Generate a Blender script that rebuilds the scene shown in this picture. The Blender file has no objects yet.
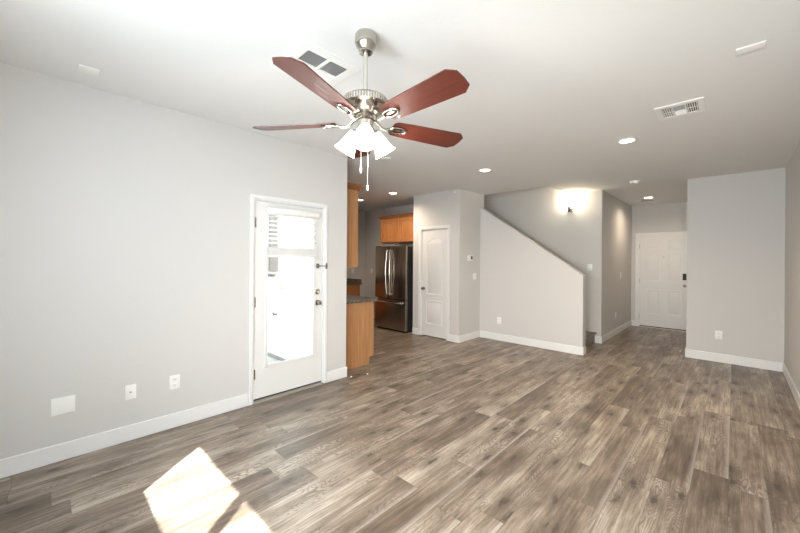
import bpy, bmesh, math, random
from mathutils import Vector, Matrix, Euler
random.seed(7)
sc = bpy.context.scene
COL = sc.collection
PI = math.pi
H = 2.7245                                   # ceiling height
# ------------------------------------------------------------------ camera
cam = bpy.data.cameras.new('camera'); co = bpy.data.objects.new('camera', cam); COL.objects.link(co)
cam.sensor_width = 36.0; cam.lens = 346.74 / 800 * 36.0; cam.shift_y = -6.16 / 800; cam.clip_start = 0.02
co.matrix_world = Matrix.Translation((0, 0, 1.45)) @ Matrix.Rotation(0.7664, 4, 'Z') @ Matrix.Rotation(PI / 2, 4, 'X') @ Matrix.Rotation(0.0075, 4, 'Z')
sc.camera = co
# ------------------------------------------------------------------ sky, sun, fill lamps, exposure
sc.view_settings.view_transform = 'Standard'; sc.view_settings.look = 'None'
sc.view_settings.gamma = 1.0; sc.view_settings.use_curve_mapping = False
sc.view_settings.exposure = 0.42
w = bpy.data.worlds.new('sky'); sc.world = w; w.use_nodes = True
wn = w.node_tree; bg = wn.nodes['Background']
bg.inputs['Color'].default_value = (0.82, 0.91, 1.0, 1); bg.inputs['Strength'].default_value = 2.6
def lamp(name, kind, loc, energy, color, rot=(0, 0, 0), parent=None, **kw):
    l = bpy.data.lights.new(name, kind); l.energy = energy; l.color = color
    for k, v in kw.items(): setattr(l, k, v)
    o = bpy.data.objects.new(name, l); COL.objects.link(o); o.location = loc; o.rotation_euler = rot
    o.parent = parent
    return o
SUN_AZ = math.atan2(0.78, -0.63); SUN_EL = math.radians(48.6)
sd = Vector((math.cos(SUN_AZ) * math.cos(SUN_EL), math.sin(SUN_AZ) * math.cos(SUN_EL), -math.sin(SUN_EL)))
so = lamp('sun', 'SUN', (0, -8, 8), 36.0, (0.94, 0.98, 1.0), angle=math.radians(0.6))
so.rotation_euler = sd.to_track_quat('-Z', 'Y').to_euler()
# area lamps added just inside the unseen sliding door and window to boost daylight
lamp('door_daylight_fill', 'AREA', (-0.26, -0.56, 1.10), 50.0, (1.0, 0.965, 0.925), rot=Vector((-0.30, 1.0, -0.24)).to_track_quat('-Z', 'Y').to_euler(), shape='RECTANGLE', size=1.25, size_y=1.80, spread=math.radians(108))
lamp('window_daylight_fill', 'AREA', (-1.40, -0.56, 1.83), 36.0, (0.78, 0.90, 1.0), rot=Vector((-0.22, 1.0, -0.25)).to_track_quat('-Z', 'Y').to_euler(), shape='RECTANGLE', size=0.72, size_y=0.50, spread=math.radians(168))
# area lamp added above the stairs to brighten the stairwell
lamp('stairwell_fill', 'AREA', (-4.2, 6.44, 5.35), 6.0, (1.0, 0.90, 0.78), shape='RECTANGLE', size=3.0, size_y=0.7)
# ------------------------------------------------------------------ material helpers
def mat(name, col, rough=0.5, metal=0.0, bump=0.0, bscale=60.0, spec=0.5, emis=None, estr=0.0, coat=0.0, var=0.0):
    m = bpy.data.materials.new(name); m.use_nodes = True
    nt = m.node_tree; b = nt.nodes['Principled BSDF']
    b.inputs['Base Color'].default_value = (*col, 1); b.inputs['Roughness'].default_value = rough
    b.inputs['Metallic'].default_value = metal; b.inputs['Specular IOR Level'].default_value = spec
    b.inputs['Coat Weight'].default_value = coat
    if emis: b.inputs['Emission Color'].default_value = (*emis, 1); b.inputs['Emission Strength'].default_value = estr
    if bump or var:
        tc = nt.nodes.new('ShaderNodeTexCoord')
        n = nt.nodes.new('ShaderNodeTexNoise'); n.inputs['Scale'].default_value = bscale; n.inputs['Detail'].default_value = 3
        nt.links.new(tc.outputs['Object'], n.inputs['Vector'])
        if bump:
            bp = nt.nodes.new('ShaderNodeBump'); bp.inputs['Strength'].default_value = bump; bp.inputs['Distance'].default_value = 0.004
            nt.links.new(n.outputs['Fac'], bp.inputs['Height']); nt.links.new(bp.outputs['Normal'], b.inputs['Normal'])
        if var:
            mx = nt.nodes.new('ShaderNodeMix'); mx.data_type = 'RGBA'
            mx.inputs['A'].default_value = (*[c * (1 - var) for c in col], 1); mx.inputs['B'].default_value = (*[min(1, c * (1 + var)) for c in col], 1)
            nt.links.new(n.outputs['Fac'], mx.inputs['Factor']); nt.links.new(mx.outputs['Result'], b.inputs['Base Color'])
    return m
class NT:
    """tiny wrapper for writing node maths"""
    def __init__(s, m): s.t = m.node_tree; s.b = s.t.nodes['Principled BSDF']
    def n(s, k, **kw):
        x = s.t.nodes.new(k)
        for a, v in kw.items(): setattr(x, a, v)
        return x
    def lk(s, a, b): s.t.links.new(a, b)
    def put(s, v, sock):
        if isinstance(v, (int, float)): sock.default_value = v
        elif isinstance(v, tuple): sock.default_value = v
        else: s.lk(v, sock)
    def m(s, op, a, b=0.0, c=0.0):
        x = s.n('ShaderNodeMath', operation=op); s.put(a, x.inputs[0]); s.put(b, x.inputs[1]); s.put(c, x.inputs[2]); return x.outputs[0]
    def xyz(s, x, y, z=0.0):
        c = s.n('ShaderNodeCombineXYZ'); s.put(x, c.inputs[0]); s.put(y, c.inputs[1]); s.put(z, c.inputs[2]); return c.outputs[0]
    def noise(s, v, scale=1.0, detail=2.0, rough=0.5, dist=0.0):
        x = s.n('ShaderNodeTexNoise'); s.lk(v, x.inputs['Vector']); x.inputs['Scale'].default_value = scale
        x.inputs['Detail'].default_value = detail; x.inputs['Roughness'].default_value = rough; x.inputs['Distortion'].default_value = dist
        return x.outputs['Fac']
    def ramp(s, f, stops):
        x = s.n('ShaderNodeValToRGB'); s.put(f, x.inputs[0]); e = x.color_ramp.elements
        while len(e) < len(stops): e.new(0.5)
        for el, (p, c) in zip(e, stops): el.position = p; el.color = (*c, 1)
        return x.outputs[0]
    def mix(s, f, a, b, blend='MIX'):
        x = s.n('ShaderNodeMix', data_type='RGBA', blend_type=blend); s.put(f, x.inputs['Factor']); s.put(a, x.inputs['A']); s.put(b, x.inputs['B']); return x.outputs['Result']
    def smooth(s, v, a, b, lo=0.0, hi=1.0):
        x = s.n('ShaderNodeMapRange', interpolation_type='SMOOTHSTEP'); s.put(v, x.inputs[0])
        x.inputs[1].default_value = a; x.inputs[2].default_value = b; x.inputs[3].default_value = lo; x.inputs[4].default_value = hi
        return x.outputs[0]
    def white(s, v):
        x = s.n('ShaderNodeTexWhiteNoise', noise_dimensions='3D'); s.lk(v, x.inputs['Vector']); return x.outputs['Value'], x.outputs['Color']
def plank_material(name, PW=0.178, PL=1.32, x0=-0.017, bright=1.0):
    m = mat(name, (0.3, 0.25, 0.2), 0.42, spec=0.5); t = NT(m)
    g = t.n('ShaderNodeTexCoord'); sp = t.n('ShaderNodeSeparateXYZ'); t.lk(g.outputs['Object'], sp.inputs[0])
    X, Y = sp.outputs[0], sp.outputs[1]
    u = t.m('DIVIDE', t.m('SUBTRACT', X, x0), PW); row = t.m('FLOOR', u); fu = t.m('FRACT', u)
    r1, _ = t.white(t.xyz(row, 3.7, 1.3))
    v = t.m('ADD', t.m('DIVIDE', Y, PL), t.m('MULTIPLY', r1, 7.0)); colu = t.m('FLOOR', v); fv = t.m('FRACT', v)
    pid, pcol = t.white(t.xyz(row, colu, 0.5)); pid2, _ = t.white(t.xyz(row, colu, 9.1)); pid3, _ = t.white(t.xyz(row, colu, 23.0))
    zid = t.m('MULTIPLY', pid2, 57.0)
    # broad cloudy tone along each plank
    cloud = t.noise(t.xyz(t.m('MULTIPLY', X, 8.0), t.m('MULTIPLY', Y, 1.9), zid), 1.0, 5.0, 0.62, 0.3)
    # fine straight pores
    pores = t.noise(t.xyz(t.m('MULTIPLY', X, 110.0), t.m('MULTIPLY', Y, 4.0), zid), 1.0, 4.0, 0.65)
    streak = t.noise(t.xyz(t.m('MULTIPLY', X, 46.0), t.m('MULTIPLY', Y, 1.8), zid), 1.0, 4.0, 0.6, 0.3)
    # cathedral figure: contour bands of a stretched noise
    field = t.noise(t.xyz(t.m('MULTIPLY', X, 7.5), t.m('MULTIPLY', Y, 1.5), zid), 1.0, 2.0, 0.45, 0.15)
    bands = t.m('SINE', t.m('MULTIPLY', t.m('ADD', field, t.m('MULTIPLY', streak, 0.03)), 210.0))
    bands = t.smooth(bands, 0.1, 0.9)
    bmask = t.smooth(t.noise(t.xyz(t.m('MULTIPLY', X, 6.0), t.m('MULTIPLY', Y, 1.3), t.m('ADD', zid, 11.0)), 1.0, 1.0), 0.42, 0.58)
    # knots
    vo = t.n('ShaderNodeTexVoronoi', feature='F1', voronoi_dimensions='2D'); t.lk(t.xyz(t.m('MULTIPLY', X, 4.2), t.m('ADD', t.m('MULTIPLY', Y, 1.5), t.m('MULTIPLY', pid3, 31.0))), vo.inputs['Vector']); vo.inputs['Scale'].default_value = 1.0
    wob = t.noise(t.xyz(t.m('MULTIPLY', X, 60.0), t.m('MULTIPLY', Y, 20.0), zid), 1.0, 2.0)
    kd = t.m('ADD', vo.outputs['Distance'], t.m('MULTIPLY', t.m('SUBTRACT', wob, 0.5), 0.20))
    knot = t.smooth(kd, 0.02, 0.11, 1.0, 0.0); halo = t.smooth(kd, 0.04, 0.36, 1.0, 0.0)
    tone = t.m('ADD', t.m('MULTIPLY', pid, 0.20), t.m('SUBTRACT', t.m('MULTIPLY', cloud, 0.80), 0.0))
    tone = t.m('ADD', tone, t.m('MULTIPLY', t.m('SUBTRACT', streak, 0.5), 0.55))
    c = t.ramp(tone, [(0.20, (0.055, 0.037, 0.025)), (0.39, (0.134, 0.099, 0.071)), (0.56, (0.268, 0.215, 0.167)), (0.75, (0.465, 0.398, 0.330))])
    c = t.mix(t.m('MULTIPLY', t.m('MULTIPLY', bands, bmask), 0.62), c, (0.085, 0.064, 0.048, 1))
    c = t.mix(t.m('MULTIPLY', t.smooth(pores, 0.50, 0.66), 0.55), c, (0.085, 0.063, 0.047, 1))
    c = t.mix(t.m('MULTIPLY', halo, 0.62), c, (0.085, 0.062, 0.045, 1))
    c = t.mix(t.m('MULTIPLY', knot, 0.85), c, (0.045, 0.031, 0.022, 1))
    # a cerused pale edge on some planks, then the joint lines
    pale = t.m('MULTIPLY', t.smooth(fu, 0.80, 1.0), t.smooth(pid3, 0.45, 0.7))
    c = t.mix(t.m('MULTIPLY', pale, 0.50), c, (0.43, 0.39, 0.345, 1))
    eu = t.m('MULTIPLY', t.m('MINIMUM', fu, t.m('SUBTRACT', 1.0, fu)), PW); ev = t.m('MULTIPLY', t.m('MINIMUM', fv, t.m('SUBTRACT', 1.0, fv)), PL)
    e = t.m('MINIMUM', eu, ev); joint = t.smooth(e, 0.0006, 0.0026, 1.0, 0.0)
    c = t.mix(t.m('MULTIPLY', joint, 0.55), c, (0.075, 0.055, 0.042, 1))
    if bright != 1.0: c = t.mix(1.0, c, (bright, bright, bright, 1), 'MULTIPLY')
    t.lk(c, t.b.inputs['Base Color'])
    t.put(t.m('ADD', 0.27, t.m('MULTIPLY', pores, 0.20)), t.b.inputs['Roughness'])
    bp = t.n('ShaderNodeBump'); bp.inputs['Strength'].default_value = 0.25; bp.inputs['Distance'].default_value = 0.002
    hgt = t.m('SUBTRACT', t.m('MULTIPLY', pores, -0.35), joint); t.lk(hgt, bp.inputs['Height']); t.lk(bp.outputs[0], t.b.inputs['Normal'])
    return m
def wood_material(name, dark, light, axis=2, scale=1.0, rough=0.4, coat=0.0, spec=0.5):
    m = mat(name, light, rough, coat=coat, spec=spec); t = NT(m)
    g = t.n('ShaderNodeTexCoord'); sp = t.n('ShaderNodeSeparateXYZ'); t.lk(g.outputs['Object'], sp.inputs[0])
    f = [42.0 * scale] * 3; f[axis] = 2.2 * scale; q = [130.0 * scale] * 3; q[axis] = 3.0 * scale
    o = sp.outputs
    a = t.noise(t.xyz(*[t.m('MULTIPLY', o[i], f[i]) for i in range(3)]), 1.0, 4.0, 0.6, 0.4)
    b = t.noise(t.xyz(*[t.m('MULTIPLY', o[i], q[i]) for i in range(3)]), 1.0, 3.0, 0.6)
    c = t.ramp(t.m('ADD', t.m('MULTIPLY', a, 0.65), t.m('MULTIPLY', b, 0.35)), [(0.3, dark), (0.68, light)])
    t.lk(c, t.b.inputs['Base Color'])
    return m
def granite_material(name):
    m = mat(name, (0.1, 0.09, 0.08), 0.14); t = NT(m)
    g = t.n('ShaderNodeTexCoord'); vo = t.n('ShaderNodeTexVoronoi'); t.lk(g.outputs['Object'], vo.inputs['Vector']); vo.inputs['Scale'].default_value = 95.0
    n1 = t.noise(g.outputs['Object'], 38.0, 4.0, 0.65)
    f = t.m('ADD', t.m('MULTIPLY', vo.outputs['Color'], 0.5), t.m('MULTIPLY', n1, 0.6))
    c = t.ramp(f, [(0.30, (0.014, 0.012, 0.012)), (0.50, (0.095, 0.080, 0.066)), (0.66, (0.22, 0.185, 0.15)), (0.85, (0.40, 0.37, 0.33))])
    t.lk(c, t.b.inputs['Base Color']); return m
def glass_material(name):
    m = bpy.data.materials.new(name); m.use_nodes = True; nt = m.node_tree; nt.nodes.clear()
    o = nt.nodes.new('ShaderNodeOutputMaterial'); mx = nt.nodes.new('ShaderNodeMixShader'); tr = nt.nodes.new('ShaderNodeBsdfTransparent'); gl = nt.nodes.new('ShaderNodeBsdfGlossy')
    gl.inputs['Roughness'].default_value = 0.02; tr.inputs['Color'].default_value = (0.94, 0.96, 0.95, 1)
    fr = nt.nodes.new('ShaderNodeLayerWeight'); fr.inputs['Blend'].default_value = 0.5
    pw = nt.nodes.new('ShaderNodeMath'); pw.operation = 'POWER'; pw.inputs[1].default_value = 4.0; nt.links.new(fr.outputs['Facing'], pw.inputs[0])
    ml = nt.nodes.new('ShaderNodeMath'); ml.operation = 'MULTIPLY_ADD'; ml.inputs[1].default_value = 0.5; ml.inputs[2].default_value = 0.035; nt.links.new(pw.outputs[0], ml.inputs[0])
    nt.links.new(ml.outputs[0], mx.inputs[0]); nt.links.new(tr.outputs[0], mx.inputs[1]); nt.links.new(gl.outputs[0], mx.inputs[2]); nt.links.new(mx.outputs[0], o.inputs[0])
    return m
def brushed_material(name, col, rough, axis):
    m = mat(name, col, rough, 1.0); t = NT(m)
    g = t.n('ShaderNodeTexCoord'); sp = t.n('ShaderNodeSeparateXYZ'); t.lk(g.outputs['Object'], sp.inputs[0])
    f = [700.0] * 3; f[axis] = 6.0
    n = t.noise(t.xyz(*[t.m('MULTIPLY', sp.outputs[i], f[i]) for i in range(3)]), 1.0, 2.0)
    t.put(t.m('ADD', rough - 0.06, t.m('MULTIPLY', n, 0.12)), t.b.inputs['Roughness'])
    return m
M = {}
M['wall'] = mat('wall_paint', (0.600, 0.588, 0.572), 0.75, bump=0.25, bscale=120, spec=0.25)
M['ceiling'] = mat('ceiling_paint', (0.765, 0.765, 0.760), 0.85, bump=0.20, bscale=42, spec=0.2)
M['trim'] = mat('trim_paint', (0.76, 0.76, 0.75), 0.35, var=0.01, bscale=4)
M['door'] = mat('door_paint', (0.72, 0.715, 0.70), 0.4, bump=0.05, bscale=90)
M['floor'] = plank_material('oak_plank_floor')
M['tread'] = plank_material('stair_plank', PW=0.30, PL=1.5, x0=-0.05, bright=0.8)
M['oak'] = wood_material('honey_oak', (0.30, 0.135, 0.055), (0.50, 0.265, 0.120), 2, rough=0.38)
M['oak_red'] = wood_material('amber_oak', (0.30, 0.105, 0.032), (0.52, 0.225, 0.080), 2, rough=0.35)
M['oak_dark'] = wood_material('oak_moulding', (0.20, 0.072, 0.024), (0.33, 0.125, 0.042), 0, rough=0.35)
M['granite'] = granite_material('speckled_granite')
M['mahogany'] = wood_material('mahogany_blade', (0.042, 0.007, 0.004), (0.125, 0.024, 0.012), 0, scale=0.7, rough=0.42, coat=0.25)
M['nickel'] = mat('satin_nickel', (0.50, 0.465, 0.42), 0.2, 1.0, var=0.03, bscale=20)
M['nickel_dark'] = mat('dark_nickel', (0.30, 0.27, 0.24), 0.3, 1.0, var=0.03)  # darker, duller nickel for knobs, flywheel and small fittings
M['nickel_soft'] = brushed_material('brushed_nickel', (0.70, 0.67, 0.62), 0.3, 2)
M['steel'] = brushed_material('stainless_front', (0.46, 0.40, 0.345), 0.20, 0)
M['steel_bright'] = mat('polished_steel', (0.78, 0.76, 0.73), 0.16, 1.0, var=0.02)
M['black'] = mat('black_plastic', (0.012, 0.012, 0.013), 0.4, var=0.1)
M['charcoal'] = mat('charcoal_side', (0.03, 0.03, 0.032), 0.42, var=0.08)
M['plastic'] = mat('white_plastic', (0.83, 0.825, 0.80), 0.32, var=0.01)
M['slot'] = mat('outlet_slots', (0.10, 0.095, 0.09), 0.5, var=0.05)
M['vent'] = mat('vent_enamel', (0.80, 0.80, 0.785), 0.4, var=0.01)
M['duct'] = mat('duct_interior', (0.13, 0.13, 0.13), 0.8, var=0.1)
M['blind'] = mat('blind_slats', (0.80, 0.795, 0.77), 0.45, var=0.02)
M['blind_grey'] = mat('blind_stack', (0.66, 0.655, 0.64), 0.5, var=0.03)
M['glass'] = glass_material('clear_glass')
M['shade'] = mat('frosted_shade', (0.95, 0.93, 0.90), 0.35, emis=(1.0, 0.955, 0.89), estr=3.2)
M['bulb'] = mat('lit_bulb', (1, 1, 1), 0.4, emis=(1.0, 0.86, 0.66), estr=14.0)
M['can'] = mat('lit_can_lens', (1, 1, 1), 0.4, emis=(1.0, 0.90, 0.76), estr=9.0)
M['sconce_glass'] = mat('sconce_glass', (1, 0.98, 0.94), 0.3, emis=(1.0, 0.86, 0.62), estr=42.0)
M['stucco'] = mat('white_stucco', (0.72, 0.71, 0.69), 0.9, bump=0.6, bscale=70)
M['concrete'] = mat('patio_concrete', (0.40, 0.385, 0.365), 0.9, bump=0.3, bscale=30, var=0.06)
M['screed'] = mat('weep_screed', (0.26, 0.24, 0.22), 0.6, var=0.05)
M['box_grey'] = mat('meter_box_paint', (0.045, 0.039, 0.035), 0.5, var=0.04)
M['pipe'] = mat('painted_pipe', (0.11, 0.085, 0.06), 0.5, var=0.05)
M['rubber'] = mat('sill_rubber', (0.035, 0.03, 0.028), 0.6, var=0.1)
M['sill'] = mat('sill_aluminium', (0.55, 0.52, 0.48), 0.4, 0.6, var=0.05)
# ------------------------------------------------------------------ mesh helpers
class MB:
    def __init__(s): s.bm = bmesh.new()
    def _add(s, verts, faces, mtx=None):
        vs = [s.bm.verts.new(mtx @ Vector(v) if mtx else v) for v in verts]
        return vs, [s.bm.faces.new([vs[i] for i in f]) for f in faces]
    def box(s, x0, x1, y0, y1, z0, z1, b=0.0, seg=2, mtx=None):
        v = [(x, y, z) for x in (x0, x1) for y in (y0, y1) for z in (z0, z1)]
        vs, fs = s._add(v, [(0, 1, 3, 2), (4, 6, 7, 5), (0, 4, 5, 1), (2, 3, 7, 6), (0, 2, 6, 4), (1, 5, 7, 3)], mtx)
        if b:
            es = list({e for f in fs for e in f.edges})
            bmesh.ops.bevel(s.bm, geom=es, offset=b, segments=seg, affect='EDGES', profile=0.5)
        return s
    def lathe(s, prof, c=(0, 0, 0), mtx=None, seg=32, close=True):
        base = Matrix.Translation(c) @ (mtx or Matrix())
        rings = []
        for r, z in prof:
            if r < 1e-6: rings.append([s.bm.verts.new(base @ Vector((0, 0, z)))])
            else: rings.append([s.bm.verts.new(base @ Vector((r * math.cos(2 * PI * i / seg), r * math.sin(2 * PI * i / seg), z))) for i in range(seg)])
        for A, B in zip(rings, rings[1:]):
            for i in range(seg):
                j = (i + 1) % seg
                if len(A) == 1 and len(B) == 1: continue
                if len(A) == 1: s.bm.faces.new((A[0], B[j], B[i]))
                elif len(B) == 1: s.bm.faces.new((A[i], A[j], B[0]))
                else: s.bm.faces.new((A[i], A[j], B[j], B[i]))
        if close:
            if len(rings[0]) > 1: s.bm.faces.new(rings[0][::-1])
            if len(rings[-1]) > 1: s.bm.faces.new(rings[-1])
        return s
    def cyl(s, p, q, r, r2=None, seg=16):
        p, q = Vector(p), Vector(q); d = q - p
        mtx = Matrix.Translation(p) @ d.to_track_quat('Z', 'Y').to_matrix().to_4x4()
        return s.lathe([(r, 0), (r if r2 is None else r2, d.length)], mtx=mtx, seg=seg)
    def tube(s, pts, r, seg=10, closed=False, rs=None):
        pts = [Vector(p) for p in pts]; n = len(pts); rings = []
        for i, p in enumerate(pts):
            a = pts[(i - 1) % n] if closed or i else p; b = pts[(i + 1) % n] if closed or i < n - 1 else p
            t = (b - a).normalized()
            up = Vector((0, 0, 1)) if abs(t.z) < 0.95 else Vector((1, 0, 0))
            e1 = t.cross(up).normalized(); e2 = t.cross(e1)
            rr = rs[i] if rs else r
            rings.append([s.bm.verts.new(p + (e1 * math.cos(2 * PI * k / seg) + e2 * math.sin(2 * PI * k / seg)) * rr) for k in range(seg)])
        pairs = list(zip(rings, rings[1:])) + ([(rings[-1], rings[0])] if closed else [])
        for A, B in pairs:
            for k in range(seg):
                j = (k + 1) % seg; s.bm.faces.new((A[k], A[j], B[j], B[k]))
        if not closed: s.bm.faces.new(rings[0][::-1]); s.bm.faces.new(rings[-1])
        return s
    def prism(s, poly, t0, t1, f):
        """poly in 2-D extruded from t0 to t1; f(u, v, t) -> xyz"""
        a = [s.bm.verts.new(f(u, v, t0)) for u, v in poly]; b = [s.bm.verts.new(f(u, v, t1)) for u, v in poly]; n = len(poly)
        s.bm.faces.new(a[::-1]); s.bm.faces.new(b)
        for i in range(n): j = (i + 1) % n; s.bm.faces.new((a[i], a[j], b[j], b[i]))
        return s
    def panel(s, poly, prof, f):
        """moulded panel: outline poly (ccw) inset step by step; prof = [(inset, height)]; f(u, v, d) -> xyz"""
        rings = []
        for ins, d in prof:
            rings.append([s.bm.verts.new(f(u, v, d)) for u, v in inset(poly, ins)])
        n = len(poly)
        for A, B in zip(rings, rings[1:]):
            for i in range(n): j = (i + 1) % n; s.bm.faces.new((A[i], A[j], B[j], B[i]))
        s.bm.faces.new(rings[-1]); return s
    def build(s, name, m, parent=None, smooth=40, world=False, mods=None):
        me = bpy.data.meshes.new(name)
        bmesh.ops.recalc_face_normals(s.bm, faces=s.bm.faces[:])
        if world and parent is not None: bmesh.ops.translate(s.bm, verts=s.bm.verts[:], vec=-wloc(parent))
        s.bm.to_mesh(me); s.bm.free(); me.materials.append(m)
        if smooth:
            me.shade_smooth(); me.set_sharp_from_angle(angle=math.radians(smooth))
        o = bpy.data.objects.new(name, me); COL.objects.link(o); o.parent = parent
        return o
def wloc(o):
    v = Vector((0, 0, 0))
    while o is not None: v += o.location; o = o.parent
    return v
def inset(poly, d):
    n = len(poly); out = []
    for i in range(n):
        p0, p1, p2 = Vector(poly[i - 1]), Vector(poly[i]), Vector(poly[(i + 1) % n])
        a = (p1 - p0).normalized(); b = (p2 - p1).normalized()
        na, nb = Vector((-a.y, a.x)), Vector((-b.y, b.x)); m_ = (na + nb); k = m_.length
        m_ = m_ / k if k > 1e-6 else na
        out.append(tuple(p1 + m_ * (d / max(0.35, m_.dot(na)))))
    return out
def rect(u0, u1, v0, v1): return [(u0, v0), (u1, v0), (u1, v1), (u0, v1)]
def thing(name, label, cat, loc=(0, 0, 0), rotz=0.0, group=None):
    o = bpy.data.objects.new(name, None); COL.objects.link(o); o.empty_display_size = 0.05
    o.location = loc; o.rotation_euler = (0, 0, rotz); o['label'] = label; o['category'] = cat
    if group: o['group'] = group
    return o
def tag(o, label, cat, group=None, kind=None):
    o['label'] = label; o['category'] = cat
    if group: o['group'] = group
    if kind: o['kind'] = kind
    return o
def dup(root, loc, rotz, label, group=None):
    r = root.copy(); COL.objects.link(r); r.location = loc; r.rotation_euler = (0, 0, rotz); r['label'] = label
    if group: r['group'] = group
    for ch in list(root.children):
        c = ch.copy(); COL.objects.link(c); c.parent = r
        for g in list(ch.children):
            d = g.copy(); COL.objects.link(d); d.parent = c
    return r
def cells(a0, a1, b0, b1, holes):
    A = sorted({a0, a1, *[h[0] for h in holes], *[h[1] for h in holes]}); B = sorted({b0, b1, *[h[2] for h in holes], *[h[3] for h in holes]})
    for i in range(len(A) - 1):
        for j in range(len(B) - 1):
            ca, cb = (A[i] + A[i + 1]) / 2, (B[j] + B[j + 1]) / 2
            if not any(h[0] < ca < h[1] and h[2] < cb < h[3] for h in holes): yield A[i], A[i + 1], B[j], B[j + 1]
def struct(name, m, boxes, label, cat, smooth=0):
    b = MB()
    for x in boxes: b.box(*x)
    bmesh.ops.remove_doubles(b.bm, verts=b.bm.verts[:], dist=1e-5)
    return tag(b.build(name, m, None, smooth), label, cat, kind='structure')
XL, XR, YR = -3.46, 0.49, -0.60              # left wall, right wall, rear wall
YB, YS, YE = 6.88, 6.92, 9.40                # right back wall, stair far wall, entry wall
XH = -1.69                                   # left side of the entry hall
# ------------------------------------------------------------------ the shell
out = (-7.1, -3.60, -0.72, 2.50)             # the patio corner cut out of the house
struct('floor', M['floor'], [(a, b, c, d, -0.12, 0.0) for a, b, c, d in cells(-7.1, 0.61, -0.72, 9.52, [out])], 'grey brown oak plank floor running through every room', 'floor')
hole = (-6.2, -2.26, 5.965, YS + 0.06)
struct('ceiling', M['ceiling'], [(a, b, c, d, H, H + 0.25) for a, b, c, d in cells(-7.1, 0.61, -0.72, 9.52, [hole, out])], 'white textured ceiling with opening over the stairs', 'ceiling')
def wallx(name, x0, x1, y0, y1, label, holes=(), z1=H, m='wall'):
    return struct(name, M[m], [(x0, x1, a, b, c, d) for a, b, c, d in cells(y0, y1, 0.0, z1, list(holes))], label, 'wall')
def wally(name, y0, y1, x0, x1, label, holes=(), z0=0.0, z1=H, m='wall'):
    return struct(name, M[m], [(a, b, y0, y1, c, d) for a, b, c, d in cells(x0, x1, z0, z1, list(holes))], label, 'wall')
DL = (1.478, 2.312, 0.0, 2.062)              # opening of the glazed door in the left wall
wallx('wall_left', -3.60, XL, -0.72, 2.64, 'pale grey living room wall holding the glazed patio door', [DL])
wally('wall_kitchen_front', 2.50, 2.64, -7.1, -3.60, 'kitchen wall behind the oak cabinets by the peninsula')
wallx('wall_kitchen_left', -7.1, -6.95, 2.64, 5.965, 'kitchen end wall behind the far drawers')
wally('wall_kitchen_back', 5.88, 5.965, -6.95, -4.58, 'grey kitchen wall left of and behind the refrigerator')
DP = (-4.372, -3.748, 0.0, 2.045)
wally('wall_pantry_front', 5.134, 5.25, -4.58, -3.49, 'beige wall around the white arched pantry door', [DP])
wallx('wall_pantry_right', -3.60, -3.49, 5.25, 5.965, 'narrow beige wall with thermostat beside the pantry')
wallx('wall_pantry_left', -4.58, -4.47, 5.25, 5.965, 'pantry wall beside the refrigerator')
b = MB().prism([(-3.49, 0), (-1.678, 0), (-1.678, 1.235), (-1.715, 1.262), (-3.49, 2.470)], 5.83, 5.965, lambda u, v, t: (u, t, v))
tag(b.build('wall_stair_side', M['wall'], None, 0), 'half wall with sloping top beside the staircase', 'wall', kind='structure')
wally('wall_stair_back', YS, YS + 0.12, -6.3, XH, 'stair wall carrying the lit wall sconce', z1=5.4)
wallx('wall_hall_left', XH - 0.12, XH, YS + 0.12, YE, 'left wall of the entry hall')
struct('wall_stairwell', M['wall'], [(-6.3, -2.14, 5.845, 5.965, H + 0.25, 5.4), (-2.26, -2.14, 5.965, YS, H + 0.25, 5.4), (-6.3, -6.2, 5.845, YS, 0, 5.4), (-6.2, -3.60, 5.965, 5.967, 0, H)],
       'upper walls around the stair opening', 'wall')
struct('ceiling_stairwell', M['ceiling'], [(-6.3, -2.14, 5.845, YS + 0.12, 5.4, 5.5)], 'upper ceiling above the stair opening', 'ceiling')
DE = (-1.552, -0.628, 0.0, 2.045)
wally('wall_entry', YE, YE + 0.12, XH - 0.12, -0.40, 'end wall of the hall around the front door', [DE])
wallx('wall_hall_right', -0.52, -0.40, YB + 0.12, YE, 'right wall of the entry hall')
wally('wall_back', YB, YB + 0.12, -0.52, 0.61, 'beige wall right of the entry hall')
wallx('wall_right', XR, 0.61, -0.72, YB, 'shaded beige wall at the right edge of the photo')
SL = (-0.928, 0.41, 0.0, 2.215); SW = (-1.790, -0.962, 1.54, 2.215)
wally('wall_rear', YR - 0.06, YR, -3.46, XR, 'wall behind the camera with an added sliding glass door and high window', [SL, SW])
# exterior seen through the glass door
struct('wall_exterior', M['stucco'], [(-9.0, -3.602, 2.455, 2.498, 0.02, 3.2)], 'sunlit white stucco wall outside the glass door', 'wall')
struct('trim_12', M['screed'], [(-9.0, -3.61, 2.445, 2.497, -0.02, 0.02)], 'dark strip along the foot of the stucco wall', 'trim')
struct('ground_patio', M['concrete'], [(-12.0, -3.602, -7.0, 2.46, -0.20, -0.03)], 'pale sunlit concrete patio outside the glass door', 'ground')
struct('ground_yard', M['concrete'], [(-3.60, 3.0, -7.0, -0.722, -0.20, -0.03)], 'concrete outside the added sliding door behind the camera', 'ground')
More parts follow.
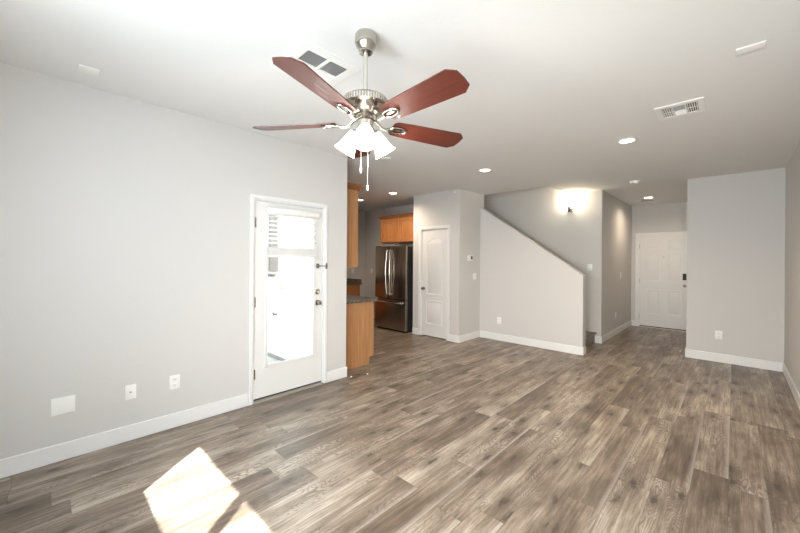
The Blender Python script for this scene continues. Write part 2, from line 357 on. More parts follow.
# ------------------------------------------------------------------ baseboards
BH, BT = 0.125, 0.014
def baseboard(name, runs, label):
    b = MB()
    for x0, x1, y0, y1 in runs: b.box(x0, x1, y0, y1, 0.0005, BH, 0.004, 1)
    return tag(b.build(name, M['trim'], None, 30), label, 'baseboard', kind='structure')
baseboard('baseboard_left', [(XL, XL + BT, YR, 1.440), (XL, XL + BT, 2.352, 2.64 + BT)], 'white baseboard along the left wall either side of the glass door')
baseboard('baseboard_kitchen', [(-6.93, -5.62, 5.866, 5.879)], 'white baseboard on the kitchen wall left of the refrigerator')
baseboard('baseboard_pantry', [(-4.58, -4.432, 5.12, 5.134), (-3.690, -3.476, 5.12, 5.134), (-3.49, -3.476, 5.134, 5.816)], 'white baseboard wrapping the pantry corner')
baseboard('baseboard_stair', [(-3.476, -1.664, 5.816, 5.83), (-1.678, -1.664, 5.83, 5.965)], 'white baseboard along the half wall of the stairs')
baseboard('baseboard_hall', [(-1.80, XH + BT, YS - BT, YS), (XH, XH + BT, YS, YE), (XH + BT, -1.607, YE - BT, YE)], 'white baseboard along the left side of the hall')
baseboard('baseboard_back', [(-0.534, XR, YB - BT, YB), (-0.534, -0.52, YB, YE)], 'white baseboard on the wall right of the hall')
baseboard('baseboard_right', [(XR - BT, XR, YR, YB - BT)], 'white baseboard along the right wall')
baseboard('baseboard_rear', [(XL + BT, SL[0] - 0.01, YR, YR + BT)], 'white baseboard on the wall behind the camera')
# ------------------------------------------------------------------ doors
def casing_x(name, x, y0, y1, z1, cw, label):
    """door casing on a wall whose face is x, seen from +x"""
    b = MB()
    b.box(x, x + 0.016, y0 - cw, y0, 0.001, z1 + cw, 0.004, 1); b.box(x, x + 0.016, y1, y1 + cw, 0.001, z1 + cw, 0.004, 1); b.box(x, x + 0.016, y0, y1, z1, z1 + cw, 0.004, 1)
    b.box(x - 0.13, x, y0, y0 + 0.014, 0.001, z1); b.box(x - 0.13, x, y1 - 0.014, y1, 0.001, z1); b.box(x - 0.13, x, y0 + 0.014, y1 - 0.014, z1 - 0.014, z1)
    return tag(b.build(name, M['trim'], None, 30), label, 'door casing', kind='structure')
def casing_y(name, y, x0, x1, z1, cw, label, depth=0.11):
    b = MB()
    b.box(x0 - cw, x0, y - 0.016, y, 0.001, z1 + cw, 0.004, 1); b.box(x1, x1 + cw, y - 0.016, y, 0.001, z1 + cw, 0.004, 1); b.box(x0, x1, y - 0.016, y, z1, z1 + cw, 0.004, 1)
    b.box(x0, x0 + 0.012, y, y + depth, 0.001, z1); b.box(x1 - 0.012, x1, y, y + depth, 0.001, z1); b.box(x0 + 0.012, x1 - 0.012, y, y + depth, z1 - 0.012, z1)
    return tag(b.build(name, M['trim'], None, 30), label, 'door casing', kind='structure')
def knob(parent, p, d, m, name='knob', r=0.027):
    q = Vector(d).to_track_quat('Z', 'Y').to_matrix().to_4x4()
    b = MB().lathe([(0.0, 0.0), (0.031, 0.0), (0.031, 0.006), (0.013, 0.010), (0.011, 0.028), (r * 0.85, 0.036), (r, 0.048), (r * 0.8, 0.060), (0.0, 0.064)], c=p, mtx=q, seg=24)
    return b.build(name, m, parent, 40, world=True)
def rose(parent, p, d, m, name='deadbolt'):
    q = Vector(d).to_track_quat('Z', 'Y').to_matrix().to_4x4()
    b = MB().lathe([(0.0, 0.0), (0.032, 0.0), (0.032, 0.008), (0.020, 0.014), (0.020, 0.022), (0.0, 0.023)], c=p, mtx=q, seg=24)
    P = Vector(p) + Vector(d) * 0.024; b.box(P.x - 0.006, P.x + 0.006, P.y - 0.006, P.y + 0.006, P.z - 0.016, P.z + 0.016, 0.002, 1)
    return b.build(name, m, parent, 40, world=True)
# glazed patio door
casing_x('trim_1', XL, DL[0], DL[1], DL[3], 0.036, 'white casing around the glazed patio door')
fx = XL - 0.016                               # inner face of the slab
d1 = tag(thing('door_1', '', '', (XL, 1.895, 0.0)), 'white patio door with one tall glass pane in left wall', 'door', kind='structure')
s0, s1, gz0, gz1, gy0, gy1 = 1.496, 2.294, 0.35, 1.925, 1.625, 2.185
b = MB()
for a0, a1, c0, c1 in cells(s0, s1, 0.036, 2.044, [(gy0, gy1, gz0, gz1)]): b.box(fx - 0.044, fx, a0, a1, c0, c1)
bmesh.ops.remove_doubles(b.bm, verts=b.bm.verts[:], dist=1e-5)
b.build('slab', M['door'], d1, 0, world=True)
b = MB()
for a0, a1, c0, c1 in ((gy0 - 0.02, gy0 + 0.014, gz0 - 0.02, gz1 + 0.02), (gy1 - 0.014, gy1 + 0.02, gz0 - 0.02, gz1 + 0.02), (gy0, gy1, gz0 - 0.02, gz0 + 0.014), (gy0, gy1, gz1 - 0.014, gz1 + 0.02)):
    b.box(fx, fx + 0.009, a0, a1, c0, c1, 0.003, 1)
b.build('glazing_bead', M['door'], d1, 30, world=True)
MB().box(fx - 0.026, fx - 0.018, gy0 + 0.001, gy1 - 0.001, gz0 + 0.001, gz1 - 0.001).build('glass_pane', M['glass'], d1, 0, world=True)
for z in (1.823, 1.015, 0.285):
    MB().cyl((fx + 0.008, s0 - 0.005, z - 0.05), (fx + 0.008, s0 - 0.005, z + 0.05), 0.007, seg=12).box(fx, fx + 0.002, s0, s0 + 0.018, z - 0.05, z + 0.05).build('hinge', M['nickel'], d1, 40, world=True)
knob(d1, (fx, 2.232, 0.955), (1, 0, 0), M['nickel'])
rose(d1, (fx, 2.232, 1.080), (1, 0, 0), M['nickel'])
b = MB().box(fx, fx + 0.012, 2.215, 2.250, 1.350, 1.405, 0.003, 1).box(XL + 0.017, XL + 0.03, 2.316, 2.340, 1.345, 1.410, 0.003, 1)
b.tube([(fx + 0.016, 2.20, 1.378), (fx + 0.030, 2.25, 1.378), (XL + 0.036, 2.30, 1.378), (XL + 0.034, 2.33, 1.378)], 0.006)
b.build('swing_latch', M['nickel_dark'], d1, 40, world=True)
MB().box(fx - 0.05, fx - 0.002, s0, s1, 0.020, 0.0355).build('door_sweep', M['rubber'], d1, 0, world=True)
struct('trim_2', M['sill'], [(XL - 0.13, XL + 0.018, DL[0] + 0.0145, DL[1] - 0.0145, 0.0005, 0.019)], 'metal threshold under the glazed patio door', 'threshold')
# blind hung on the door glass
bl = thing('window_blind', 'white horizontal slat blind half raised over the patio door glass', 'blind', (fx + 0.01, 1.905, 1.96))
bx = fx + 0.010
MB().box(bx, bx + 0.058, gy0 - 0.020, gy1 + 0.045, 1.918, 1.990, 0.022, 4).build('headrail', M['blind'], bl, 40, world=True)
for i in range(7):
    z = 1.890 - i * 0.045
    mt = Matrix.Translation((bx + 0.030, 1.905, z)) @ Matrix.Rotation(math.radians(24), 4, 'Y')
    MB().box(-0.024, 0.024, -0.285, 0.285, -0.0012, 0.0012, mtx=mt).build('slat', M['blind'], bl, 0, world=True)
b = MB()
for i in range(13):
    z = 1.497 + i * 0.0062
    b.box(bx + 0.006 + 0.002 * random.random(), bx + 0.052 + 0.002 * random.random(), 1.618 + 0.003 * random.random(), 2.192 + 0.003 * random.random(), z, z + 0.0060)
b.build('slat_stack', M['blind_grey'], bl, 0, world=True)
MB().box(bx + 0.004, bx + 0.056, 1.614, 2.196, 1.474, 1.496, 0.005, 2).build('bottom_rail', M['blind'], bl, 30, world=True)
for y in (1.72, 2.09): MB().cyl((bx + 0.03, y, 1.494), (bx + 0.03, y, 1.925), 0.0012, seg=6).build('ladder_cord', M['blind'], bl, 0, world=True)
# pantry door: arched two panel
casing_y('trim_3', 5.134, DP[0], DP[1], DP[3], 0.058, 'white casing around the arched pantry door')
d2 = tag(thing('door_2', '', '', (-4.06, 5.15, 0.0)), 'white pantry door with arched upper panel beside the refrigerator', 'door', kind='structure')
py = 5.148
b = MB().box(DP[0] + 0.015, DP[1] - 0.015, py, py + 0.035, 0.018, 2.029)
PROF = [(0.0, 0.0), (0.003, 0.009), (0.014, 0.009), (0.020, 0.0008), (0.036, 0.0008), (0.052, 0.008)]
fy = lambda u, v, d: (u, py - d, v)
arch = []
for i in range(15):
    k = i / 14; u = -3.868 - k * (0.384); arch.append((u, 1.80 + 0.085 * (0.5 - 0.5 * math.cos(2 * PI * k)) ** 0.8))
up = [(-4.252, 0.80), (-3.868, 0.80)] + arch
b.panel(up, PROF, fy); b.panel(rect(-4.252, -3.868, 0.235, 0.695), PROF, fy)
b.build('slab', M['door'], d2, 30, world=True)
knob(d2, (-4.312, py, 0.915), (0, -1, 0), M['nickel_dark'])
for z in (1.79, 1.03, 0.27): MB().cyl((-3.760, py - 0.006, z - 0.045), (-3.760, py - 0.006, z + 0.045), 0.006, seg=10).build('hinge', M['nickel'], d2, 40, world=True)
# front door: six panel
casing_y('trim_4', YE, DE[0], DE[1], DE[3], 0.056, 'white casing around the six panel front door')
d3 = tag(thing('door_3', '', '', (-1.09, YE, 0.0)), 'white six panel front door at the end of the hall', 'door', kind='structure')
ey = YE + 0.018
b = MB().box(DE[0] + 0.014, DE[1] - 0.014, ey, ey + 0.044, 0.03, 2.031)
fy3 = lambda u, v, d: (u, ey - d, v)
for x0, x1 in ((-1.405, -1.165), (-1.030, -0.790)):
    for z0, z1 in ((0.30, 0.85), (1.02, 1.655), (1.73, 1.94)): b.panel(rect(x0, x1, z0, z1), PROF, fy3)
b.build('slab', M['door'], d3, 30, world=True)
for z in (1.80, 1.03, 0.24): MB().cyl((DE[0] + 0.010, ey - 0.008, z - 0.05), (DE[0] + 0.010, ey - 0.008, z + 0.05), 0.007, seg=10).build('hinge', M['nickel_dark'], d3, 40, world=True)
b = MB().box(-0.775, -0.712, ey - 0.030, ey, 1.075, 1.215, 0.008, 2); b.build('keypad_deadbolt', M['black'], d3, 40, world=True)
knob(d3, (-0.742, ey, 0.955), (0, -1, 0), M['nickel_dark'])
MB().lathe([(0.0, 0), (0.009, 0), (0.009, 0.004), (0.004, 0.005), (0.0, 0.005)], c=(-1.098, ey, 1.565), mtx=Matrix.Rotation(PI / 2, 4, 'X'), seg=16).build('peephole', M['nickel_dark'], d3, 40, world=True)
MB().box(DE[0] + 0.02, DE[1] - 0.02, ey - 0.004, ey + 0.04, 0.012, 0.0295).build('door_sweep', M['rubber'], d3, 0, world=True)
struct('trim_5', M['sill'], [(DE[0] + 0.0125, DE[1] - 0.0125, YE - 0.03, YE + 0.10, 0.0005, 0.011)], 'metal threshold under the front door', 'threshold')
# unseen sliding door and high window, added for the daylight and sun patch
def glazed(t, R, mull):
    x0, x1, z0, z1 = R; b = MB(); f_ = 0.010
    for q in ((x0, x0 + f_, z0, z1), (x1 - f_, x1, z0, z1), (x0 + f_, x1 - f_, z1 - f_, z1), (x0 + f_, x1 - f_, z0, z0 + f_)): b.box(q[0], q[1], -0.655, -0.605, q[2], q[3])
    if mull: b.box((x0 + x1) / 2 - 0.04, (x0 + x1) / 2 + 0.04, -0.65, -0.61, z0 + f_, z1 - f_)
    b.build('frame', M['trim'], t, 0, world=True)
    for a, c in (((x0, (x0 + x1) / 2 - 0.028), ((x0 + x1) / 2 + 0.028, x1)) if mull else ((x0, x1),)): MB().box(a + f_ + 0.001, c - f_ - 0.001, -0.633, -0.627, z0 + f_ + 0.001, z1 - f_ - 0.001).build('glass_pane', M['glass'], t, 0, world=True)
d4 = tag(thing('added_door', '', '', (-0.25, -0.67, 0.0)), 'white framed sliding glass door added unseen behind the camera for daylight', 'door', kind='structure'); glazed(d4, SL, True)
w1 = tag(thing('added_window', '', '', (-1.40, -0.67, 1.55)), 'small high unseen window added behind the camera for the sun patch', 'window', kind='structure'); glazed(w1, SW, False)
# ------------------------------------------------------------------ staircase
st = thing('staircase', 'wood plank stair rising behind the sloped half wall', 'staircase', (-1.79, 6.44, 0.0))
RISE, RUN = 0.187, 0.272
for i in range(13):
    x = -1.79 - i * RUN; z = (i + 1) * RISE
    x2 = x - RUN
    MB().box(x2 - 0.01, x, 5.968, YS - 0.002, max(0.001, z - RISE - 0.0 if i else 0.001), z - 0.0305).build('riser', M['tread'], st, 0, world=True)
    MB().box(x2, x + 0.03, 5.968, YS - 0.002, z - 0.030, z, 0.006, 2).build('tread', M['tread'], st, 40, world=True)
# ------------------------------------------------------------------ kitchen
def cab_door(parent, u0, u1, v0, v1, f, m, name='door', knob_at=None, arched=False):
    b = MB()
    if (u1 - u0) > 0.22 and (v1 - v0) > 0.22:            # frame and raised panel
        b.prism(rect(u0, u1, v0, v1), 0.0, 0.006, f); s_ = 0.062
        for q in (rect(u0, u0 + s_, v0, v1), rect(u1 - s_, u1, v0, v1), rect(u0 + s_, u1 - s_, v0, v0 + s_), rect(u0 + s_, u1 - s_, v1 - s_, v1)): b.prism(q, 0.006, 0.021, f)
        b.panel(rect(u0 + s_ + 0.008, u1 - s_ - 0.008, v0 + s_ + 0.008, v1 - s_ - 0.008), [(0, 0.006), (0.006, 0.007), (0.034, 0.017)], f)
    else:
        b.prism(rect(u0, u1, v0, v1), 0.0, 0.015, f)
        b.panel(rect(u0 + 0.015, u1 - 0.015, v0 + 0.015, v1 - 0.015), [(0, 0.015), (0.012, 0.021)], f)
    o = b.build(name, m, parent, 30, world=True)
    if knob_at:
        p = f(knob_at[0], knob_at[1], 0.018); q = f(knob_at[0], knob_at[1], 1.018); d = Vector(q) - Vector(p)
        mt = d.to_track_quat('Z', 'Y').to_matrix().to_4x4()
        MB().lathe([(0, 0), (0.006, 0), (0.006, 0.012), (0.014, 0.018), (0.013, 0.026), (0, 0.029)], c=p, mtx=mt, seg=16).build('knob', M['nickel_dark'], o, 40, world=True)
    return o
CY0, CYF = 2.643, 3.265                       # back and front of the cabinets along the front wall
def base_run(x0, x1, label, end=False):
    t = thing('base_cabinet', label, 'cabinet', ((x0 + x1) / 2, (CY0 + CYF) / 2, 0.0), group='base cabinets')
    m = M['oak']
    b = MB().prism([(CY0, 0.002), (CYF - 0.075, 0.002), (CYF - 0.075, 0.105), (CYF, 0.105), (CYF, 0.874), (CY0, 0.874)], x0, x1, lambda u, v, t_: (t_, u, v))
    b.build('carcass', m, t, 0, world=True)
    f = lambda u, v, d: (u, CYF + d, v)
    cab_door(t, x0 + 0.02, x1 - 0.02, 0.705, 0.855, f, m, 'drawer', ((x0 + x1) / 2, 0.78))
    xm = (x0 + x1) / 2
    cab_door(t, x0 + 0.02, xm - 0.003, 0.13, 0.69, f, m, 'door', (xm - 0.05, 0.62)); cab_door(t, xm + 0.003, x1 - 0.02, 0.13, 0.69, f, m, 'door', (xm + 0.05, 0.62))
    return t
base_run(-4.410, -3.650, 'honey oak base cabinet with plain end panel beside the living room wall', True)
base_run(-5.172, -4.412, 'honey oak base cabinet behind the end panel cabinet, along the same wall')
FX = -6.35
def far_unit(y0, y1, label):
    t = thing('base_cabinet', label, 'cabinet', (-6.65, (y0 + y1) / 2, 0.0), group='base cabinets'); m = M['oak_red']
    MB().prism([(-6.948, 0.002), (FX - 0.075, 0.002), (FX - 0.075, 0.105), (FX, 0.105), (FX, 0.874), (-6.948, 0.874)], y0, y1, lambda u, v, t_: (u, t_, v)).build('carcass', m, t, 0, world=True)
    f = lambda u, v, d: (FX + d, u, v)
    cab_door(t, y0 + 0.015, y1 - 0.015, 0.705, 0.855, f, m, 'drawer', ((y0 + y1) / 2, 0.78))
    cab_door(t, y0 + 0.015, y1 - 0.015, 0.13, 0.69, f, m, 'door', (y0 + 0.06, 0.62)); return t
far_unit(4.78, 5.24, 'amber oak drawer cabinet on the far kitchen wall under the outlet')
far_unit(3.81, 4.308, 'amber oak drawer cabinet closest to the kitchen corner under the granite')
far_unit(4.31, 4.778, 'middle amber oak drawer cabinet on the far kitchen wall')
ct = thing('countertop', 'dark speckled granite countertop on the oak base cabinets', 'countertop', (-5.3, 2.97, 0.875))
poly = [(-6.948, CY0), (-3.622, CY0), (-3.622, 3.305), (-6.31, 3.305), (-6.31, 5.262), (-6.948, 5.262)]
b = MB().prism(poly, 0.8752, 0.913, lambda u, v, t_: (u, v, t_)); b.build('slab', M['granite'], ct, 0, world=True)
MB().box(-6.948, -6.928, CY0 + 0.021, 5.241, 0.9132, 1.0).box(-6.948, -6.32, 5.2412, 5.262, 0.9132, 1.0).box(-6.948, -3.66, CY0, CY0 + 0.020, 0.9132, 1.015).build('backsplash', M['granite'], ct, 0, world=True)
def crown(b, x0, x1, y0, y1, z, ex=(1, 1)):
    """crown moulding around the front (+y) and the +x end"""
    for o, z0, z1 in ((0.012, 0.0, 0.02), (0.026, 0.02, 0.045), (0.045, 0.045, 0.07)): b.box(x0, x1 + (o if ex[0] else 0), y0, y1 + o, z + z0, z + z1, 0.004, 1)
def upper_run(x0, x1, label, end):
    t = thing('wall_cabinet', label, 'cabinet', ((x0 + x1) / 2, 2.8, 1.36), group='wall cabinets'); m = M['oak']
    MB().box(x0, x1, CY0, 2.965, 1.352, 2.385).build('carcass', m, t, 0, world=True)
    b = MB(); crown(b, x0, x1, CY0, 2.985, 2.3852, (end, 1)); b.build('crown_moulding', M['oak_dark'], t, 30, world=True)
    f = lambda u, v, d: (u, 2.9652 + d, v); xm = (x0 + x1) / 2
    cab_door(t, x0 + 0.015, xm - 0.003, 1.37, 2.37, f, m, 'door', (xm - 0.05, 1.45)); cab_door(t, xm + 0.003, x1 - 0.015, 1.37, 2.37, f, m, 'door', (xm + 0.05, 1.45))
upper_run(-4.410, -3.650, 'tall honey oak wall cabinet above the granite beside the living room wall', True)
upper_run(-5.172, -4.412, 'honey oak wall cabinet hidden behind the end one on the same wall', False)
# cabinet over the refrigerator
t = thing('wall_cabinet', 'amber oak two door cabinet mounted above the refrigerator', 'cabinet', (-5.11, 5.6, 1.83), group='wall cabinets')
MB().box(-5.70, -4.583, 5.30, 5.878, 1.832, 2.360).build('carcass', M['oak_red'], t, 0, world=True)
f = lambda u, v, d: (u, 5.30 - d, v)
cab_door(t, -5.685, -5.148, 1.85, 2.335, f, M['oak_red'], 'door', (-5.17, 1.90)); cab_door(t, -5.138, -4.60, 1.85, 2.335, f, M['oak_red'], 'door', (-5.08, 1.90))
b = MB()
for o, z0, z1 in ((0.022, 0.0, 0.018), (0.034, 0.018, 0.04), (0.05, 0.04, 0.06)): b.box(-5.70 - o, -4.583, 5.30 - o, 5.878, 2.3602 + z0, 2.3602 + z1, 0.004, 1)
b.build('crown_moulding', M['oak_dark'], t, 30, world=True)
# refrigerator
fr = thing('refrigerator', 'stainless french door refrigerator with dark side under the oak cabinet', 'refrigerator', (-5.11, 5.4, 0.0))
RX0, RX1, RF = -5.555, -4.665, 5.00
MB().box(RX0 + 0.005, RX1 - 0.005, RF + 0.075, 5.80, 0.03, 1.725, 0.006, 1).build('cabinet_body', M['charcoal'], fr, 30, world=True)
MB().box(RX0 + 0.02, RX1 - 0.02, RF + 0.06, RF + 0.40, 0.004, 0.0295).build('toe_grille', M['black'], fr, 0, world=True)
xm = (RX0 + RX1) / 2
def fdoor(name, x0, x1, z0, z1):
    b = MB()
    pts = []
    n = 10
    for i in range(n + 1):                    # gently bowed front with rounded edges
        k = i / n; pts.append((x0 + (x1 - x0) * k, RF - 0.006 * (1 - (2 * k - 1) ** 2) + (0.010 if i in (0, n) else 0.0)))
    poly = [(x1, RF + 0.072), (x0, RF + 0.072)] + pts
    b.prism(poly, z0, z1, lambda u, v, t_: (u, v, t_)); return b.build(name, M['steel'], fr, 50, world=True)
dl = fdoor('door', RX0, xm - 0.002, 0.665, 1.735); dr = fdoor('door', xm + 0.002, RX1, 0.665, 1.735); dz = fdoor('freezer_drawer', RX0, RX1, 0.045, 0.650)
def bar(parent, pts, r, ends):
    b = MB().tube(pts, r, 12)
    for p in ends: b.cyl(p, (p[0], RF - 0.002, p[2]), r * 0.85, seg=12)
    b.build('handle', M['steel_bright'], parent, 40, world=True)
for s, d in ((-1, dl), (1, dr)):
    x = xm + s * 0.036; pts = []
    for i in range(13):
        k = i / 12; z = 0.735 + k * 0.925; pts.append((x + s * 0.022 * math.sin(PI * k), RF - 0.042 - 0.022 * math.sin(PI * k), z))
    bar(d, pts, 0.013, [(x, RF - 0.042, 0.745), (x, RF - 0.042, 1.65)])
bar(dz, [(RX0 + 0.10, RF - 0.045, 0.590), (xm, RF - 0.060, 0.590), (RX1 - 0.10, RF - 0.045, 0.590)], 0.014, [(RX0 + 0.12, RF - 0.046, 0.590), (RX1 - 0.12, RF - 0.046, 0.590)])
for x in (RX1 - 0.10, RX0 + 0.01): MB().box(x, x + 0.09, RF + 0.02, RF + 0.10, 1.7365, 1.752, 0.004, 1).build('hinge_cover', M['charcoal'], fr, 30, world=True)
# ------------------------------------------------------------------ ceiling fan
fan = thing('ceiling_fan', 'five blade mahogany and nickel ceiling fan with three lit frosted shades', 'ceiling fan', (-1.505, 1.272, H))
MB().lathe([(0.0, 0.0), (0.056, 0.0), (0.062, -0.012), (0.063, -0.045), (0.056, -0.068), (0.042, -0.086), (0.038, -0.104), (0.028, -0.108), (0.0, -0.108)]).build('canopy', M['nickel'], fan, 40)
MB().lathe([(0.0125, -0.10), (0.0125, -0.345)], seg=20).build('downrod', M['nickel_soft'], fan, 40)
MB().lathe([(0.013, -0.318), (0.024, -0.325), (0.026, -0.334), (0.050, -0.342), (0.100, -0.356), (0.124, -0.370), (0.129, -0.378), (0.129, -0.408), (0.119, -0.415), (0.113, -0.421), (0.104, -0.438), (0.085, -0.455), (0.060, -0.463), (0.0, -0.464)], seg=48).build('motor_housing', M['nickel'], fan, 35)
b = MB()
for i in range(54):                           # ribbed vent band
    a = 2 * PI * i / 54; b.box(0.1285, 0.1335, -0.0036, 0.0036, -0.406, -0.380, 0.001, 1, mtx=Matrix.Rotation(a, 4, 'Z'))
b.build('vent_band', M['nickel_soft'], fan, 0)
MB().lathe([(0.0, -0.463), (0.056, -0.463), (0.060, -0.470), (0.060, -0.482), (0.048, -0.487), (0.0, -0.487)], seg=36).build('flywheel', M['nickel_dark'], fan, 40)
MB().lathe([(0.0, -0.487), (0.040, -0.487), (0.045, -0.492), (0.045, -0.556), (0.040, -0.568), (0.022, -0.584), (0.0, -0.588)], seg=36).build('switch_housing', M['nickel_soft'], fan, 40)
PITCH = math.radians(-13.5)
bz = -0.500
bp = [(0.165, -0.044), (0.185, -0.062), (0.28, -0.070), (0.615, -0.083), (0.655, -0.050), (0.659, 0.0), (0.655, 0.050), (0.615, 0.083), (0.28, 0.070), (0.185, 0.062), (0.165, 0.044)]
bm_me = MB().prism(bp, -0.003, 0.003, lambda u, v, t_: (u, v, t_))
blade0 = bm_me.build('blade', M['mahogany'], fan, 30)
def iron():
    b = MB(); ring = []
    for i in range(28):
        a = 2 * PI * i / 28; ring.append((0.205 + 0.052 * math.cos(a), 0.026 * math.sin(a), -0.009))
    b.tube(ring, 0.0070, 8, closed=True)
    b.prism([(0.205 + 0.030 * math.cos(2 * PI * i / 16), 0.009 * math.sin(2 * PI * i / 16)) for i in range(16)], -0.010, -0.0035, lambda u, v, t_: (u, v, t_))
    b.tube([(0.050, 0.0, 0.026), (0.075, 0.0, 0.012), (0.100, 0.0, -0.012), (0.125, 0.0, -0.018), (0.148, 0.0, -0.013), (0.165, 0.0, -0.009)], 0.008, 10, rs=[0.013, 0.011, 0.009, 0.009, 0.010, 0.012])
    return b.build('blade_bracket', M['nickel'], fan, 45)
iron0 = iron()
for i in range(5):
    a = math.radians(72 * i + (1.5 if i == 4 else 0)); flap = math.radians((-1.8, -0.3, 0, 0.2, -1.6)[i])
    for src in (blade0, iron0):
        o = src if i == 0 else src.copy()
        if i: COL.objects.link(o)
        o.parent = fan; o.location = (0, 0, bz); o.rotation_euler = (Matrix.Rotation(a, 4, 'Z') @ Matrix.Rotation(flap, 4, 'Y') @ Matrix.Rotation(PITCH, 4, 'X')).to_euler()
sprof = [(0.024, 0.0), (0.030, -0.012), (0.040, -0.045), (0.047, -0.080), (0.057, -0.112), (0.066, -0.130), (0.063, -0.130), (0.054, -0.110), (0.044, -0.080), (0.037, -0.045), (0.027, -0.012), (0.021, -0.001)]
for k in range(3):
    a = math.radians(-40.2 + 120 * k)
    mt = Matrix.Rotation(a, 4, 'Z') @ Matrix.Translation((0.062, 0, -0.542)) @ Matrix.Rotation(math.radians(-36), 4, 'Y')
    sh = MB().lathe(sprof, mtx=mt, seg=32, close=False).build('lamp_shade', M['shade'], fan, 60)
    MB().lathe([(0.0, 0.012), (0.018, 0.010), (0.026, 0.0), (0.026, -0.010), (0.0, -0.011)], mtx=mt, seg=24).tube([mt @ Vector((0, 0, 0.010)), Matrix.Rotation(a, 4, 'Z') @ Vector((0.050, 0, -0.523)), Matrix.Rotation(a, 4, 'Z') @ Vector((0.036, 0, -0.525))], 0.009, 10).build('lamp_arm', M['nickel'], fan, 40)
    MB().lathe([(0.0, -0.012), (0.012, -0.014), (0.022, -0.045), (0.026, -0.065), (0.018, -0.086), (0.0, -0.092)], mtx=mt, seg=20).build('bulb', M['bulb'], sh, 60)
    p = mt @ Vector((0, 0, -0.145))
    lamp('fan_light', 'POINT', p, 9.0, (1.0, 0.93, 0.85), parent=fan, shadow_soft_size=0.045)
for (dx, dy, z1, fob) in ((-0.012, -0.020, -0.742, 0.042), (0.012, 0.010, -0.850, 0.030)):
    c = MB().cyl((dx, dy, -0.575), (dx, dy, z1), 0.0014, seg=8).build('pull_chain', M['nickel_soft'], fan, 40)
    MB().lathe([(0.0, 0.0), (0.003, -0.002), (0.0058, -fob * 0.5), (0.0045, -fob), (0.0, -fob - 0.001)], c=(dx, dy, z1), seg=12).build('fob', M['plastic'], c, 50)
# ------------------------------------------------------------------ ceiling fixtures
def can_light(x, y, label, power, proto=[None]):
    if proto[0] is None:
        t = thing('recessed_light', label, 'ceiling light', (x, y, H), group='recessed ceiling lights')
        MB().lathe([(0.066, -0.0005), (0.092, -0.0005), (0.092, -0.003), (0.083, -0.008), (0.070, -0.008), (0.066, -0.004)], seg=40, close=False).build('trim_ring', M['plastic'], t, 40)
        MB().lathe([(0.0, -0.0008), (0.0665, -0.0008), (0.0665, -0.0035), (0.0, -0.0035)], seg=40).build('lens', M['can'], t, 0)
        proto[0] = t
    else: t = dup(proto[0], (x, y, H), 0, label)
    return t
def can_beam(t, power):
    lamp('can_beam', 'SPOT', (0, 0, -0.02), power, (1.0, 0.80, 0.60), parent=t, spot_size=math.radians(160), spot_blend=0.9, shadow_soft_size=0.06)
    return t
cans = [(-0.814, 4.264, 'lit recessed ceiling light nearest the three section air vent', 105), (-2.518, 4.319, 'lit recessed ceiling light above the floor before the half wall', 42),
        (-4.658, 4.633, 'lit recessed kitchen ceiling light above the refrigerator front', 70), (-5.724, 4.707, 'lit recessed kitchen ceiling light beside the tall oak wall cabinet', 36),
        (-1.217, 8.309, 'lit recessed ceiling light in the entry hall', 45)]
for t_, c_ in [(can_light(*c_), c_) for c_ in cans]: can_beam(t_, c_[3])
# four-way square register beside the fan
v = thing('air_vent', 'large square white ceiling register behind the fan blade', 'air vent', (-2.005, 1.268, H), group='ceiling air vents')
b = MB()
for a0, a1, c0, c1 in cells(-0.205, 0.205, -0.205, 0.205, [(-0.150, -0.010, -0.150, -0.010), (0.010, 0.150, -0.150, -0.010), (-0.150, -0.010, 0.010, 0.150), (0.010, 0.150, 0.010, 0.150)]): b.box(a0, a1, c0, c1, -0.010, -0.0005)
bmesh.ops.remove_doubles(b.bm, verts=b.bm.verts[:], dist=1e-5); b.build('face_frame', M['vent'], v, 0)
MB().box(-0.152, 0.152, -0.152, 0.152, -0.0030, -0.0008).build('duct_opening', M['duct'], v, 0)
for cx, cy, along, sgn in ((0.08, -0.08, 'x', 1), (0.08, 0.08, 'x', 1), (-0.08, -0.08, 'y', -1), (-0.08, 0.08, 'x', -1)):
    b = MB()
    for i in range(9):
        o = -0.062 + i * 0.0155
        if along == 'x': mt = Matrix.Translation((cx + o, cy, -0.0065)) @ Matrix.Rotation(sgn * math.radians(40), 4, 'Y'); b.box(-0.0052, 0.0052, -0.07, 0.07, -0.0006, 0.0006, mtx=mt)
        else: mt = Matrix.Translation((cx, cy + o, -0.0065)) @ Matrix.Rotation(sgn * math.radians(40), 4, 'X'); b.box(-0.07, 0.07, -0.0052, 0.0052, -0.0006, 0.0006, mtx=mt)
    b.build('louver_bank', M['vent'], v, 0)
